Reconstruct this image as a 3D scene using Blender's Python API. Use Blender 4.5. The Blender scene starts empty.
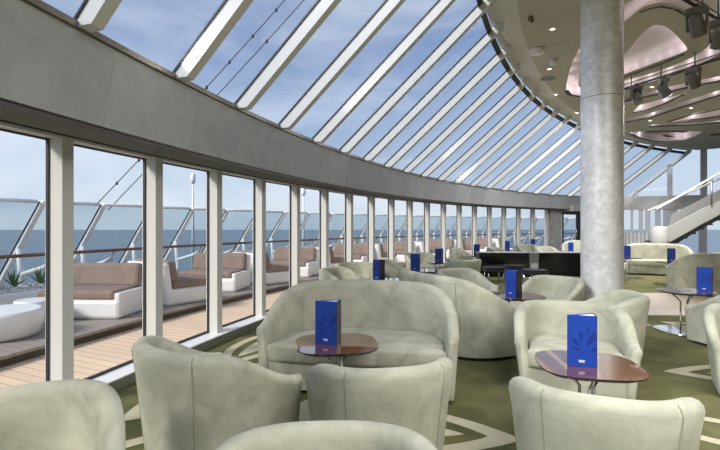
import bpy, bmesh, math, random
from math import sin, cos, pi, sqrt, atan2, radians
from mathutils import Vector, Matrix
rnd = random.Random(7)
scn = bpy.context.scene
COL = scn.collection
EYE, F = 1.45, 460.0
CX, CZ, RG = 24.748, -2.032, 27.787          # centre and radius of the curved window wall
A0, DA = .205, .0403                          # first mullion in the picture, spacing
DH = Vector((.9016, -.4327, 0))               # ship's lengthwise direction (rafters, planks)
NH = Vector((.4327, .9016, 0))
SLOPE = .853

def arc(r, a, z=0.0): return Vector((CX - r*cos(a), CZ + r*sin(a), z))
def floor_at(px, py, z=0.0):
    Y = F*(EYE-z)/(py-225); return Vector(((px-360)*Y/F, Y, z))
def at_height(px, py, z):
    Y = F*(z-EYE)/(225-py); return Vector(((px-360)*Y/F, Y, z))
def at_depth(px, py, Y): return Vector(((px-360)*Y/F, Y, EYE+(225-py)*Y/F))

# ------------------------------------------------------------------ materials
def mat(name, col, rough=.5, metal=0, spec=.5, var=0, scale=4, bump=0, bscale=60, col2=None, detail=3, sheen=0, coat=0, distort=0, stretch=None):
    m = bpy.data.materials.new(name); m.use_nodes = True
    nt = m.node_tree; b = nt.nodes['Principled BSDF']
    b.inputs['Base Color'].default_value = (*col, 1); b.inputs['Roughness'].default_value = rough
    b.inputs['Metallic'].default_value = metal; b.inputs['Specular IOR Level'].default_value = spec
    if sheen: b.inputs['Sheen Weight'].default_value = sheen
    if coat: b.inputs['Coat Weight'].default_value = coat; b.inputs['Coat Roughness'].default_value = .03
    tc = nt.nodes.new('ShaderNodeTexCoord'); vec = tc.outputs['Object']
    if stretch:
        mp = nt.nodes.new('ShaderNodeMapping'); mp.inputs['Scale'].default_value = stretch
        nt.links.new(vec, mp.inputs['Vector']); vec = mp.outputs['Vector']
    if var or col2:
        n = nt.nodes.new('ShaderNodeTexNoise'); n.inputs['Scale'].default_value = scale; n.inputs['Detail'].default_value = detail
        n.inputs['Distortion'].default_value = distort
        nt.links.new(vec, n.inputs['Vector'])
        r = nt.nodes.new('ShaderNodeValToRGB')
        c2 = col2 if col2 else tuple(c*(1-var) for c in col)
        c1 = col if col2 else tuple(min(1, c*(1+var)) for c in col)
        r.color_ramp.elements[0].position = .33; r.color_ramp.elements[1].position = .67
        r.color_ramp.elements[0].color = (*c2, 1); r.color_ramp.elements[1].color = (*c1, 1)
        nt.links.new(n.outputs['Fac'], r.inputs['Fac']); nt.links.new(r.outputs['Color'], b.inputs['Base Color'])
    if bump:
        n2 = nt.nodes.new('ShaderNodeTexNoise'); n2.inputs['Scale'].default_value = bscale; n2.inputs['Detail'].default_value = 2
        nt.links.new(tc.outputs['Object'], n2.inputs['Vector'])
        bp = nt.nodes.new('ShaderNodeBump'); bp.inputs['Strength'].default_value = bump; bp.inputs['Distance'].default_value = .01
        nt.links.new(n2.outputs['Fac'], bp.inputs['Height']); nt.links.new(bp.outputs['Normal'], b.inputs['Normal'])
    return m

def glass(name, tint, refl=.6, ior=1.45):
    m = bpy.data.materials.new(name); m.use_nodes = True
    nt = m.node_tree; nt.nodes.clear()
    o = nt.nodes.new('ShaderNodeOutputMaterial'); mx = nt.nodes.new('ShaderNodeMixShader')
    t = nt.nodes.new('ShaderNodeBsdfTransparent'); t.inputs['Color'].default_value = (*tint, 1)
    g = nt.nodes.new('ShaderNodeBsdfGlossy'); g.inputs['Roughness'].default_value = .01
    lw = nt.nodes.new('ShaderNodeLayerWeight'); lw.inputs['Blend'].default_value = .5
    pw = nt.nodes.new('ShaderNodeMath'); pw.operation = 'POWER'; pw.inputs[1].default_value = 5
    f0 = ((ior-1)/(ior+1))**2
    ml = nt.nodes.new('ShaderNodeMath'); ml.operation = 'MULTIPLY_ADD'; ml.inputs[1].default_value = refl*(1-f0); ml.inputs[2].default_value = refl*f0; ml.use_clamp = True
    nt.links.new(lw.outputs['Facing'], pw.inputs[0]); nt.links.new(pw.outputs[0], ml.inputs[0]); nt.links.new(ml.outputs[0], mx.inputs['Fac'])
    nt.links.new(t.outputs[0], mx.inputs[1]); nt.links.new(g.outputs[0], mx.inputs[2]); nt.links.new(mx.outputs[0], o.inputs['Surface'])
    return m

def stripes(name, c1, c2, direction, pitch, gap, rough=.6, var=.12, nscale=3, stretch=(1, 1, 1), coat=0):
    """boards: thin darker lines across `direction`, each board its own tone"""
    m = bpy.data.materials.new(name); m.use_nodes = True
    nt = m.node_tree; b = nt.nodes['Principled BSDF']; b.inputs['Roughness'].default_value = rough
    if coat: b.inputs['Coat Weight'].default_value = coat
    L = nt.links.new
    def math_(op, a, v):
        n = nt.nodes.new('ShaderNodeMath'); n.operation = op
        L(a, n.inputs[0])
        if v is not None: n.inputs[1].default_value = v
        return n.outputs[0]
    tc = nt.nodes.new('ShaderNodeTexCoord')
    d = nt.nodes.new('ShaderNodeVectorMath'); d.operation = 'DOT_PRODUCT'; d.inputs[1].default_value = direction
    L(tc.outputs['Object'], d.inputs[0])
    s = math_('MULTIPLY', d.outputs['Value'], 1/pitch)
    fr = math_('FRACT', s, None); g = math_('LESS_THAN', fr, gap); fl = math_('FLOOR', s, None)
    wn = nt.nodes.new('ShaderNodeTexWhiteNoise'); wn.noise_dimensions = '1D'; L(fl, wn.inputs['W'])
    hs = nt.nodes.new('ShaderNodeHueSaturation'); hs.inputs['Color'].default_value = (*c1, 1)
    v = math_('MULTIPLY', wn.outputs['Value'], var*2); v2 = math_('ADD', v, 1-var); L(v2, hs.inputs['Value'])
    mx = nt.nodes.new('ShaderNodeMix'); mx.data_type = 'RGBA'
    L(g, mx.inputs['Factor']); L(hs.outputs['Color'], mx.inputs['A']); mx.inputs['B'].default_value = (*c2, 1)
    L(mx.outputs['Result'], b.inputs['Base Color'])
    return m

def emit(name, col, s):
    m = bpy.data.materials.new(name); m.use_nodes = True
    b = m.node_tree.nodes['Principled BSDF']; b.inputs['Base Color'].default_value = (*col, 1)
    b.inputs['Emission Color'].default_value = (*col, 1); b.inputs['Emission Strength'].default_value = s
    return m

def marble(name, c1, c2, rough=.3):
    m = bpy.data.materials.new(name); m.use_nodes = True
    nt = m.node_tree; b = nt.nodes['Principled BSDF']; b.inputs['Roughness'].default_value = rough
    L = nt.links.new
    tc = nt.nodes.new('ShaderNodeTexCoord')
    n0 = nt.nodes.new('ShaderNodeTexNoise'); n0.inputs['Scale'].default_value = 2.8; n0.inputs['Detail'].default_value = 5; n0.inputs['Distortion'].default_value = 1.3
    L(tc.outputs['Object'], n0.inputs['Vector'])
    r = nt.nodes.new('ShaderNodeValToRGB'); e = r.color_ramp.elements
    e[0].position = .38; e[0].color = (*c2, 1); e[1].position = .6; e[1].color = (*c1, 1)
    k = e.new(.49); k.color = tuple((a+b_)/2*1.04 for a, b_ in zip(c1, c2))+(1,); k2 = e.new(.52); k2.color = tuple((a+b_)/2*.97 for a, b_ in zip(c1, c2))+(1,)
    L(n0.outputs['Fac'], r.inputs['Fac'])
    at = nt.nodes.new('ShaderNodeVertexColor'); at.layer_name = 'panel'
    mx = nt.nodes.new('ShaderNodeMix'); mx.data_type = 'RGBA'; mx.blend_type = 'MULTIPLY'; mx.inputs['Factor'].default_value = 1
    L(r.outputs['Color'], mx.inputs['A']); L(at.outputs['Color'], mx.inputs['B'])
    L(mx.outputs['Result'], b.inputs['Base Color'])
    return m

M = dict(
  suede=mat('suede', (.425, .425, .335), .88, var=.20, scale=4.5, detail=6, distort=.8, bump=.25, bscale=35, sheen=.08, spec=.2),
  seam=mat('seam_thread', (.33, .33, .24), .9, spec=.1),
  plinth=mat('plinth', (.03, .028, .02), .7),
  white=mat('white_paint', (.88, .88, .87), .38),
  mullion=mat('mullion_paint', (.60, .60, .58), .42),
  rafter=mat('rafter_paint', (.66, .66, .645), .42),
  sillw=mat('sill_white', (.78, .79, .80), .35),
  gasket=mat('gasket', (.015, .015, .018), .5),
  olive_dark=mat('sill_riser', (.16, .165, .12), .6),
  bulk=marble('bulkhead_stone', (.49, .50, .51), (.42, .43, .445), .36),
  bronze=mat('bronze_trim', (.22, .19, .15), .35, metal=.6),
  dark_gap=mat('shadow_gap', (.05, .035, .028), .5),
  glass=glass('window_glass', (.985, .99, .99), .5),
  roofglass=glass('roof_glass', (.72, .765, .84), .35),
  smoke=glass('baffle_glass', (.90, .91, .90), 1.6, 3.0),
  scrglass=glass('windscreen_glass', (.56, .65, .70), .5),
  railglass=glass('stair_glass', (.80, .84, .82), 1.2),
  ceil=mat('ceiling_olive', (.54, .50, .41), .7, var=.03, scale=1),
  soffit=mat('soffit', (.72, .70, .64), .6),
  lilac=mat('cove_lilac_lit', (.72, .66, .665), .6),  # lilac of the LED light put into the cove paint
  slot=stripes('light_slot', (.02, .018, .018), (.30, .27, .26), (.5, .86, 0), .28, .10, var=.0),
  chrome=mat('chrome', (.75, .75, .75), .12, metal=1),
  steel=mat('brushed_steel', (.5, .49, .47), .3, metal=1),
  silver=mat('silver_leaf', (.88, .87, .86), .40, metal=.3, col2=(.66, .65, .64), scale=9, detail=6, distort=1.0, bump=.15, bscale=30),
  mahog=mat('mahogany_gloss', (.15, .055, .022), .06, var=.25, scale=3, stretch=(1, 8, 1), coat=1),
  edge=mat('table_edge', (.02, .012, .01), .2),
  basem=mat('polished_base', (.8, .82, .85), .05, metal=1),
  blue=mat('menu_blue', (.012, .055, .36), .35),
  bluedark=mat('menu_leaf', (.008, .028, .22), .35),
  menuside=mat('menu_side', (.012, .012, .02), .4),
  menuphoto=mat('menu_photo', (.16, .09, .04), .4, col2=(.02, .015, .02), scale=18),
  paper=mat('paper', (.85, .85, .84), .6),
  carpet=mat('carpet_green', (.135, .135, .062), .95, var=.22, scale=2.2, detail=6, distort=.8, bump=.4, bscale=120, spec=.1),
  cream=mat('carpet_cream', (.52, .49, .35), .95, var=.06, scale=6, bump=.4, bscale=120, spec=.1),
  teak=stripes('deck_planks', (.74, .56, .40), (.42, .30, .20), tuple(NH), .125, .09, .7, .05),
  plat=stripes('platform_planks', (.30, .262, .225), (.16, .13, .11), tuple(NH), .125, .07, .7, .05),
  platedge=mat('platform_edge', (.055, .04, .03), .6),
  dance=stripes('dance_boards', (.60, .50, .40), (.42, .34, .27), (0, 1, 0), .3, .05, .35, .08),
  resin=mat('white_resin', (.80, .80, .79), .35),
  taupe=mat('taupe_canvas', (.245, .185, .150), .85, var=.08, scale=8, bump=.2, bscale=150),
  teakrail=mat('rail_teak', (.23, .095, .05), .4, var=.2, scale=3),
  sea=mat('sea_water', (.06, .11, .16), .25, var=.25, scale=.05, bump=.3, bscale=.4),
  gravel=mat('white_gravel', (.5, .49, .46), .9, var=.5, scale=40),
  leaf=mat('agave_leaf', (.07, .13, .035), .5, var=.35, scale=9),
  steelgrey=mat('grey_steel_post', (.50, .51, .55), .45),
  endband=mat('end_band', (.48, .47, .445), .4, var=.15, scale=3, distort=1.5),
  ribbed=stripes('ribbed_panel', (.62, .61, .59), (.22, .22, .22), tuple(DH), .16, .22, .5, .1),
  black=mat('black_lacquer', (.006, .006, .007), .12, spec=.6),
  blacktrim=mat('black_trim', (.012, .012, .014), .4),
  greypost=mat('divider_post', (.14, .14, .14), .4),
  palestone=mat('divider_ledge', (.40, .41, .42), .25),
  spot=mat('spot_grey', (.15, .145, .13), .4),
  spotdark=mat('spot_black', (.03, .03, .03), .4),
  lens=mat('spot_lens', (.30, .29, .25), .15),
  lamp=emit('downlight_lamp', (1, .86, .62), 5),
  cable=mat('rigging', (.07, .07, .08), .5),
  stone_pier=mat('pier_marble', (.40, .39, .37), .3, var=.3, scale=5, distort=2),
  walnut=mat('walnut_panel', (.10, .065, .042), .35, var=.2, scale=3),
  beige=mat('beige_wall', (.50, .44, .36), .6),
  stairdark=mat('stair_dark', (.02, .018, .016), .4),
  stairwhite=mat('stair_cladding', (.50, .50, .48), .2),
)

# ------------------------------------------------------------------ mesh builder
class MB:
    def __init__(s): s.v = []; s.f = []; s.m = []; s.sm = []; s.mats = []
    def mi(s, m):
        if m not in s.mats: s.mats.append(m)
        return s.mats.index(m)
    def face(s, pts, m, smooth=False):
        k = len(s.v); s.v += [tuple(p) for p in pts]; s.f.append(tuple(range(k, k+len(pts)))); s.m.append(s.mi(m)); s.sm.append(smooth)
    def grid(s, rows, m, smooth=True, closed=False):
        k = len(s.v); n = len(rows[0])
        for r in rows: s.v += [tuple(p) for p in r]
        for i in range(len(rows)-1):
            for j in range(n if closed else n-1):
                j2 = (j+1) % n
                s.f.append((k+i*n+j, k+i*n+j2, k+(i+1)*n+j2, k+(i+1)*n+j)); s.m.append(s.mi(m)); s.sm.append(smooth)
        return k
    def hexa(s, b, t, m):
        """b, t: four bottom and four top points in the same order"""
        s.face(b[::-1], m); s.face(t, m)
        for i in range(4):
            j = (i+1) % 4; s.face([b[i], b[j], t[j], t[i]], m)
    def box(s, c, size, m, rz=0, ax=None):
        hx, hy, hz = size[0]/2, size[1]/2, size[2]/2
        R = Matrix.Rotation(rz, 3, 'Z') if ax is None else ax
        P = lambda x, y, z: Vector(c) + R @ Vector((x*hx, y*hy, z*hz))
        q = [(-1, -1), (1, -1), (1, 1), (-1, 1)]
        s.hexa([P(x, y, -1) for x, y in q], [P(x, y, 1) for x, y in q], m)
    def tube(s, pts, r, m, n=8, r2=None, cap=True):
        pts = [Vector(p) for p in pts]; rows = []
        for i, p in enumerate(pts):
            t = (pts[min(i+1, len(pts)-1)] - pts[max(i-1, 0)]).normalized()
            u = t.orthogonal().normalized() if abs(t.z) > .9 else t.cross(Vector((0, 0, 1))).normalized()
            w = t.cross(u).normalized()
            rr = r if r2 is None else r+(r2-r)*i/(len(pts)-1)
            rows.append([p + (u*cos(2*pi*k/n) + w*sin(2*pi*k/n))*rr for k in range(n)])
        s.grid(rows, m, True, True)
        if cap: s.face(rows[0][::-1], m); s.face(rows[-1], m)
    def lathe(s, c, prof, m, n=24, smooth=True, cap=True):
        c = Vector(c)
        rows = [[c+Vector((r*cos(2*pi*k/n), r*sin(2*pi*k/n), z)) for k in range(n)] for r, z in prof]
        s.grid(rows, m, smooth, True)
        if cap: s.face(rows[0][::-1], m); s.face(rows[-1], m)
    def prism(s, pts, z0, z1, m, mtop=None):
        b = [Vector((p[0], p[1], z0)) for p in pts]; t = [Vector((p[0], p[1], z1)) for p in pts]
        s.face(b[::-1], m); s.face(t, mtop or m)
        for i in range(len(pts)):
            j = (i+1) % len(pts); s.face([b[i], b[j], t[j], t[i]], m)
    def build(s, name, parent=None, merge=True, bevel=0, subsurf=0):
        me = bpy.data.meshes.new(name); me.from_pydata(s.v, [], s.f)
        for m in s.mats: me.materials.append(m)
        me.polygons.foreach_set('material_index', s.m); me.polygons.foreach_set('use_smooth', s.sm); me.update()
        if merge:
            bm = bmesh.new(); bm.from_mesh(me); bmesh.ops.remove_doubles(bm, verts=bm.verts, dist=1e-5)
            bmesh.ops.recalc_face_normals(bm, faces=bm.faces); bm.to_mesh(me); bm.free()
        o = bpy.data.objects.new(name, me); COL.objects.link(o)
        if parent: o.parent = parent
        if bevel:
            b = o.modifiers.new('bevel', 'BEVEL'); b.width = bevel; b.segments = 2; b.limit_method = 'ANGLE'; b.angle_limit = radians(40)
        if subsurf:
            b = o.modifiers.new('sub', 'SUBSURF'); b.levels = b.render_levels = subsurf
        return o

def thing(name, label, cat, loc=(0, 0, 0), rz=0, group=None):
    o = bpy.data.objects.new(name, None); COL.objects.link(o); o.empty_display_size = .1
    o.location = loc; o.rotation_euler = (0, 0, rz); o['label'] = label; o['category'] = cat
    if group: o['group'] = group
    return o
def tag(o, label, cat, group=None, kind=None):
    o['label'] = label; o['category'] = cat
    if group: o['group'] = group
    if kind: o['kind'] = kind
    return o
def struct(o, label=None, cat=None):
    o['kind'] = 'structure'
    if label: o['label'] = label
    if cat: o['category'] = cat
    return o
def dup(root, name, label, cat, loc, rz, group):
    r = root.copy(); r.name = name; COL.objects.link(r); r.location = loc; r.rotation_euler = (0, 0, rz)
    r['label'] = label; r['category'] = cat
    if group: r['group'] = group
    for ch in list(root.children):
        c = ch.copy(); COL.objects.link(c); c.parent = r
        for g in list(ch.children):
            d = g.copy(); COL.objects.link(d); d.parent = c
    return r

# ------------------------------------------------------------------ camera and world
cam = bpy.data.cameras.new('camera'); co = bpy.data.objects.new('camera', cam); COL.objects.link(co)
cam.sensor_width = 36; cam.lens = 36*F/720; co.location = (0, 0, EYE); co.rotation_euler = (pi/2, 0, 0); cam.clip_end = 3000
scn.camera = co
w = bpy.data.worlds.new('sky'); scn.world = w; w.use_nodes = True
nt = w.node_tree; L = nt.links.new; bg = nt.nodes['Background']
tc = nt.nodes.new('ShaderNodeTexCoord'); sp = nt.nodes.new('ShaderNodeSeparateXYZ'); L(tc.outputs['Generated'], sp.inputs[0])
rp = nt.nodes.new('ShaderNodeValToRGB'); L(sp.outputs['Z'], rp.inputs['Fac'])
e = rp.color_ramp.elements
e[0].position = 0; e[0].color = (.52, .60, .69, 1); e[1].position = 1; e[1].color = (.12, .21, .46, 1)
for p, c in ((.10, (.50, .61, .74)), (.25, (.38, .49, .68)), (.48, (.165, .26, .475)), (.7, (.13, .22, .44))):
    k = e.new(p); k.color = (*c, 1)
mp = nt.nodes.new('ShaderNodeMapping'); mp.inputs['Scale'].default_value = (1.0, 1.5, 3.2); mp.inputs['Location'].default_value = (.9, 1.2, .6); L(tc.outputs['Generated'], mp.inputs['Vector'])
nz = nt.nodes.new('ShaderNodeTexNoise'); nz.inputs['Scale'].default_value = 2.3; nz.inputs['Detail'].default_value = 6; nz.inputs['Roughness'].default_value = .55; nz.inputs['Distortion'].default_value = .5
L(mp.outputs['Vector'], nz.inputs['Vector'])
cr = nt.nodes.new('ShaderNodeValToRGB'); cr.color_ramp.elements[0].position = .42; cr.color_ramp.elements[1].position = .74
cr.color_ramp.elements[1].color = (.75, .75, .75, 1); ma = nt.nodes.new('ShaderNodeMath'); ma.operation = 'MULTIPLY_ADD'; ma.inputs[1].default_value = -.22; L(sp.outputs['X'], ma.inputs[0]); L(nz.outputs['Fac'], ma.inputs[2]); L(ma.outputs[0], cr.inputs['Fac'])
mx = nt.nodes.new('ShaderNodeMix'); mx.data_type = 'RGBA'; L(cr.outputs['Color'], mx.inputs['Factor']); L(rp.outputs['Color'], mx.inputs['A'])
mx.inputs['B'].default_value = (.80, .84, .90, 1); L(mx.outputs['Result'], bg.inputs['Color']); bg.inputs['Strength'].default_value = 1.0
sun = bpy.data.lights.new('sun', 'SUN'); sun.energy = 3.3; sun.angle = radians(14); sun.color = (1, .95, .88)
so = bpy.data.objects.new('sun', sun); COL.objects.link(so)
so.rotation_euler = Vector((.74, .56, -.62)).to_track_quat('-Z', 'Y').to_euler()

# ------------------------------------------------------------------ curved window wall
TH = .112/RG                                   # mullion width as an angle
ZB, ZT = .10, EYE+.68
LAST = 18
def ring(mb, r0, r1, z0, z1, a_lo, a_hi, m, n=4):
    for k in range(n):
        a, b = a_lo+(a_hi-a_lo)*k/n, a_lo+(a_hi-a_lo)*(k+1)/n
        mb.hexa([arc(r0, a, z0), arc(r0, b, z0), arc(r1, b, z0), arc(r1, a, z0)], [arc(r0, a, z1), arc(r0, b, z1), arc(r1, b, z1), arc(r1, a, z1)], m)
wi = 0
for i in range(-9, LAST+1):
    a = A0+DA*i; an = a+DA if i < LAST else a+TH
    wi += 1
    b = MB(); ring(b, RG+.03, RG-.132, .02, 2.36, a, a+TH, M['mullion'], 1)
    o = struct(b.build('window_%d' % wi, bevel=.004), 'white boxed mullion and its pane in the curved window wall', 'window')
    if i == LAST: break
    g = MB(); g.grid([[arc(RG, a+TH+(an-a-TH)*k/3, z) for k in range(4)] for z in (ZB, ZT)], M['glass'], False); g.build('pane', o)
    g = MB(); ring(g, RG+.02, RG-.012, ZB-.02, ZB+.016, a+TH, an, M['gasket'], 3); ring(g, RG+.02, RG-.012, ZT-.012, ZT+.02, a+TH, an, M['gasket'], 3)
    ring(g, RG+.012, RG-.014, ZB, ZT, a-.011/RG, a-.0005/RG, M['gasket'], 1); g.build('gasket', o)
    g = MB(); ring(g, RG+.05, RG-.225, 0.02, ZB-.004, a, an, M['sillw'], 3); g.build('sill', o)
    g = MB(); ring(g, RG-.2255, RG-.235, 0, ZB-.012, a, an, M['olive_dark'], 3); g.build('sill_riser', o)
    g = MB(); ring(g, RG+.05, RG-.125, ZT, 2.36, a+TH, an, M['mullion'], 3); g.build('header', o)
a_s, a_e = A0-9*DA, 1.104
b = MB(); b.grid([[arc(27.466, a_s+(A0+DA*LAST+.01-a_s)*k/90, z) for k in range(91)] for z in (EYE+.665, 2.42)], M['smoke'], False); ring(b, 27.474, 27.458, EYE+.655, EYE+.666, a_s, A0+DA*LAST+.01, M['gasket'], 90)
struct(b.build('trim_1'), 'clear glass smoke baffle under the stone band', 'trim')
# stone band (bulkhead), panel by panel with its own tone
b = MB(); tones = []
n = 32
for k in range(n):
    p, q = a_s+(a_e-a_s)*k/n, a_s+(a_e-a_s)*(k+1)/n
    t = rnd.uniform(.9, 1.12); f0 = len(b.f)
    for s_ in range(3):
        u, v = p+(q-p)*s_/3, p+(q-p)*(s_+1)/3
        if s_ == 2: v -= .0025/27
        b.hexa([arc(27.10, u, 2.15), arc(27.10, v, 2.15), arc(27.22, v, 2.15), arc(27.22, u, 2.15)], [arc(27.0, u, 2.69), arc(27.0, v, 2.69), arc(27.22, v, 2.69), arc(27.22, u, 2.69)], M['bulk'])
    tones += [t]*(len(b.f)-f0)
ob = b.build('wall_left', merge=False)
ca = ob.data.color_attributes.new('panel', 'FLOAT_COLOR', 'CORNER')
for pl in ob.data.polygons:
    for li in pl.loop_indices: ca.data[li].color = (tones[pl.index],)*3+(1,)
struct(ob, 'grey veined stone band curving above the windows', 'wall')
b = MB(); ring(b, 27.8, 27.23, 2.36, 2.70, a_s, a_e, M['mullion'], 90); ring(b, 27.23, 27.115, 2.135, 2.148, a_s, a_e, M['dark_gap'], 90)
struct(b.build('wall_upper'))
b = MB(); ring(b, 27.25, 26.975, 2.692, 2.735, a_s, a_e, M['bronze'], 110)
struct(b.build('trim_2'), 'bronze edge trim along the top of the stone band', 'trim')

# ------------------------------------------------------------------ sloping skylight: parallel rafters
HB, HC = EYE+1.27, 4.88
D3 = Vector((DH.x, DH.y, SLOPE))
def perp(a): p = arc(27.03, a); return p.dot(NH)
def ang(pv):
    lo, hi = -.6, 1.3
    for _ in range(50):
        md = (lo+hi)/2
        if perp(md) < pv: lo = md
        else: hi = md
    return lo
TG = 2.42
def foot(pv, z=HB): q = arc(27.03, ang(pv)); q.z = z; return q
nr = 0
rp_ = [1.84+1.0*j+.006*j*abs(j) for j in range(-8, 22)]
for j, pv in enumerate(rp_):
    nr += 1
    f0 = foot(pv); f1 = foot(pv+.10); dn = Vector((0, 0, -.185)); cut = D3*.205; ext = D3*(TG+.22)
    f0b = f0-D3*.02; f1b = f1-D3*.02
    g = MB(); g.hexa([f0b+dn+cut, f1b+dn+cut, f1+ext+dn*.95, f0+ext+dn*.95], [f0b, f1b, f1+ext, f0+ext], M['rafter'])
    o = struct(g.build('window_%d' % (wi+nr), bevel=.003), 'white sloping rafter and its roof pane in the skylight', 'window')
    if j == len(rp_)-1: break
    g = MB(); N = 4
    P = [foot(pv+.10+(rp_[j+1]-pv-.10)*k/N) for k in range(N+1)]
    up = Vector((0, 0, .012))
    g.grid([[q-D3*.1 for q in P], [q+D3*TG for q in P]], M['roofglass'], False)
    g.build('pane', o)
    g = MB(); dz = Vector((0, 0, -.05))
    for k in range(N):
        g.hexa([P[k]+D3*(TG-.03)+dz, P[k+1]+D3*(TG-.03)+dz, P[k+1]+D3*(TG+.03)+dz, P[k]+D3*(TG+.03)+dz], [P[k]+D3*(TG-.03)+up, P[k+1]+D3*(TG-.03)+up, P[k+1]+D3*(TG+.03)+up, P[k]+D3*(TG+.03)+up], M['gasket'])
    q0, q1 = foot(pv-.012), foot(pv-.002)
    g.hexa([q0-up, q1-up, q1+D3*TG-up, q0+D3*TG-up], [q0+up, q1+up, q1+D3*TG+up, q0+D3*TG+up], M['gasket'])
    g.build('gasket', o)
wi += nr

# ------------------------------------------------------------------ ceiling
PE = foot(rp_[-1], 0)
def edge(t, n=90, lo=-.22):
    hi = ang(rp_[-1]); out = []
    for k in range(n+1):
        q = arc(27.03, lo+(hi-lo)*k/n)+DH*t; out.append((q.x, q.y))
    return out
ZC = EYE+3.43
g = MB(); e1, e2 = edge(TG+.02), edge(TG+.52)
for k in range(len(e1)-1):
    a_, b_, c_, d_ = e1[k], e1[k+1], e2[k+1], e2[k]
    g.hexa([Vector((*p, ZC)) for p in (a_, b_, c_, d_)], [Vector((*p, ZC+.15)) for p in (a_, b_, c_, d_)], M['soffit'])
struct(g.build('trim_3'), 'pale soffit strip between skylight and ceiling', 'trim')
def cpx(pts): return [tuple(at_height(x, y, ZC)[:2]) for x, y in pts]
def smooth_poly(pts, n=5):
    out = []; N = len(pts)
    for i in range(N):
        p0, p1, p2, p3 = [Vector(pts[(i+k-1) % N]) for k in range(4)]
        for s_ in range(n):
            t = s_/n
            out.append(tuple(.5*((2*p1)+(-p0+p2)*t+(2*p0-5*p1+4*p2-p3)*t*t+(-p0+3*p1-3*p2+p3)*t**3)))
    return out
C1 = smooth_poly(cpx([(566, 89), (568, 75), (573, 60), (582, 43), (600, 22), (625, 3), (655, -14), (690, -24), (730, -22), (748, 0), (742, 28), (722, 52), (690, 68), (655, 80), (624, 89), (600, 94), (582, 96), (570, 94)]))
ISL = smooth_poly(cpx([(579, 87), (581, 72), (590, 52), (607, 36), (624, 24), (640, 11), (650, 7), (662, 5), (676, 8), (690, 16), (704, 27), (714, 38), (706, 50), (690, 60), (660, 72), (624, 82), (600, 88), (586, 90)]))
C2 = smooth_poly(cpx([(606, 78), (612, 68), (624, 57), (640, 38), (649, 30), (657, 27), (668, 30), (679, 40), (687, 50), (683, 54), (662, 62), (640, 70), (620, 77)]))
C3 = cpx([(600, 107), (624, 101), (660, 93), (690, 86), (720, 80), (760, 71), (790, 62), (756, 68), (720, 75), (690, 81), (660, 88), (624, 97)])
C4 = cpx([(632, 112), (640, 104), (652, 101), (670, 96), (686, 92.5), (680, 97), (665, 102.5), (648, 109)])
C5 = cpx([(600, 124), (624, 122), (650, 117), (680, 107), (720, 94), (760, 80), (758, 75), (720, 89), (680, 102), (650, 112.5), (624, 118.5)])
C6 = cpx([(664, 122), (676, 118), (700, 111), (722, 107), (750, 100), (760, 104), (735, 111), (712, 115.5), (690, 119.2)])
C7 = cpx([(648, 126), (652, 123.6), (690, 122.4), (720, 119.8), (748, 116), (748, 118.5), (720, 122), (690, 124.5)])
C8 = cpx([(629.5, 132), (646, 130.4), (666, 129.8), (686, 130.3), (702, 131), (694, 136), (682, 139.6), (666, 141.2), (650, 140.2), (638, 136.8)])
C8i = cpx([(645, 131.6), (666, 130.9), (687, 131.6), (680, 136.5), (666, 138.6), (652, 137)])
C9 = cpx([(709, 134.2), (716, 132.6), (735, 130), (735, 133), (719, 135.4)])
C10 = cpx([(662, 134), (670, 136.5), (675, 134.6), (668, 134.6)])
outer = edge(TG+.50)+[(16, 20.4), (30, 13.8), (30, -8), (outer_x := edge(TG+.50)[0][0], -8)]
def plate(name, loops, z, th, m, parent=None):
    cu = bpy.data.curves.new(name, 'CURVE'); cu.dimensions = '2D'; cu.fill_mode = 'BOTH'; cu.extrude = th/2
    for lp in loops:
        s_ = cu.splines.new('POLY'); s_.points.add(len(lp)-1); s_.use_cyclic_u = True
        for p, c in zip(s_.points, lp): p.co = (c[0], c[1], 0, 1)
    t = bpy.data.objects.new(name, cu); COL.objects.link(t)
    dg = bpy.context.evaluated_depsgraph_get(); me = bpy.data.meshes.new_from_object(t.evaluated_get(dg))
    bpy.data.objects.remove(t); bpy.data.curves.remove(cu)
    for v in me.vertices: v.co.z += z
    me.materials.clear(); me.materials.append(m)
    o = bpy.data.objects.new(name, me); COL.objects.link(o)
    if parent: o.parent = parent
    return o
RC = .22                                       # depth of the recesses
cl = struct(plate('ceiling', [outer, C1, C3, C4, C5, C6, C7, C8, C9], ZC, .05, M['ceil']), 'flat olive beige ceiling with curved recesses', 'ceiling')
def scale_poly(p, s_):
    c = sum((Vector(q) for q in p), Vector((0, 0)))/len(p); return [tuple(c+(Vector(q)-c)*s_) for q in p]
rpan = plate('recess_panel', [[(outer_x, -8), (30, -8), (30, 13.6), (16, 20.2)]+edge(TG+.58)[::-1]], ZC+RC+.05, .04, M['lilac'], cl)
plate('hanging_panel', [ISL, C2], ZC+.06, .05, M['ceil'], cl)
def cove(lp, z0, z1, m):
    g = MB(); g.grid([[Vector((*p, z0)) for p in lp], [Vector((*scale_poly(lp, .985)[k], z1)) for k in range(len(lp))]], m, False, True); return g.build('cove_wall', cl, merge=False)
for lp in (C1, C3, C4, C5, C6, C7, C8, C9): cove(lp, ZC-.024, ZC+RC+.03, M['lilac'])
cove(ISL, ZC+.04, ZC+RC+.03, M['lilac']); cove(C2, ZC+.04, ZC+RC+.03, M['lilac'])
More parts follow.
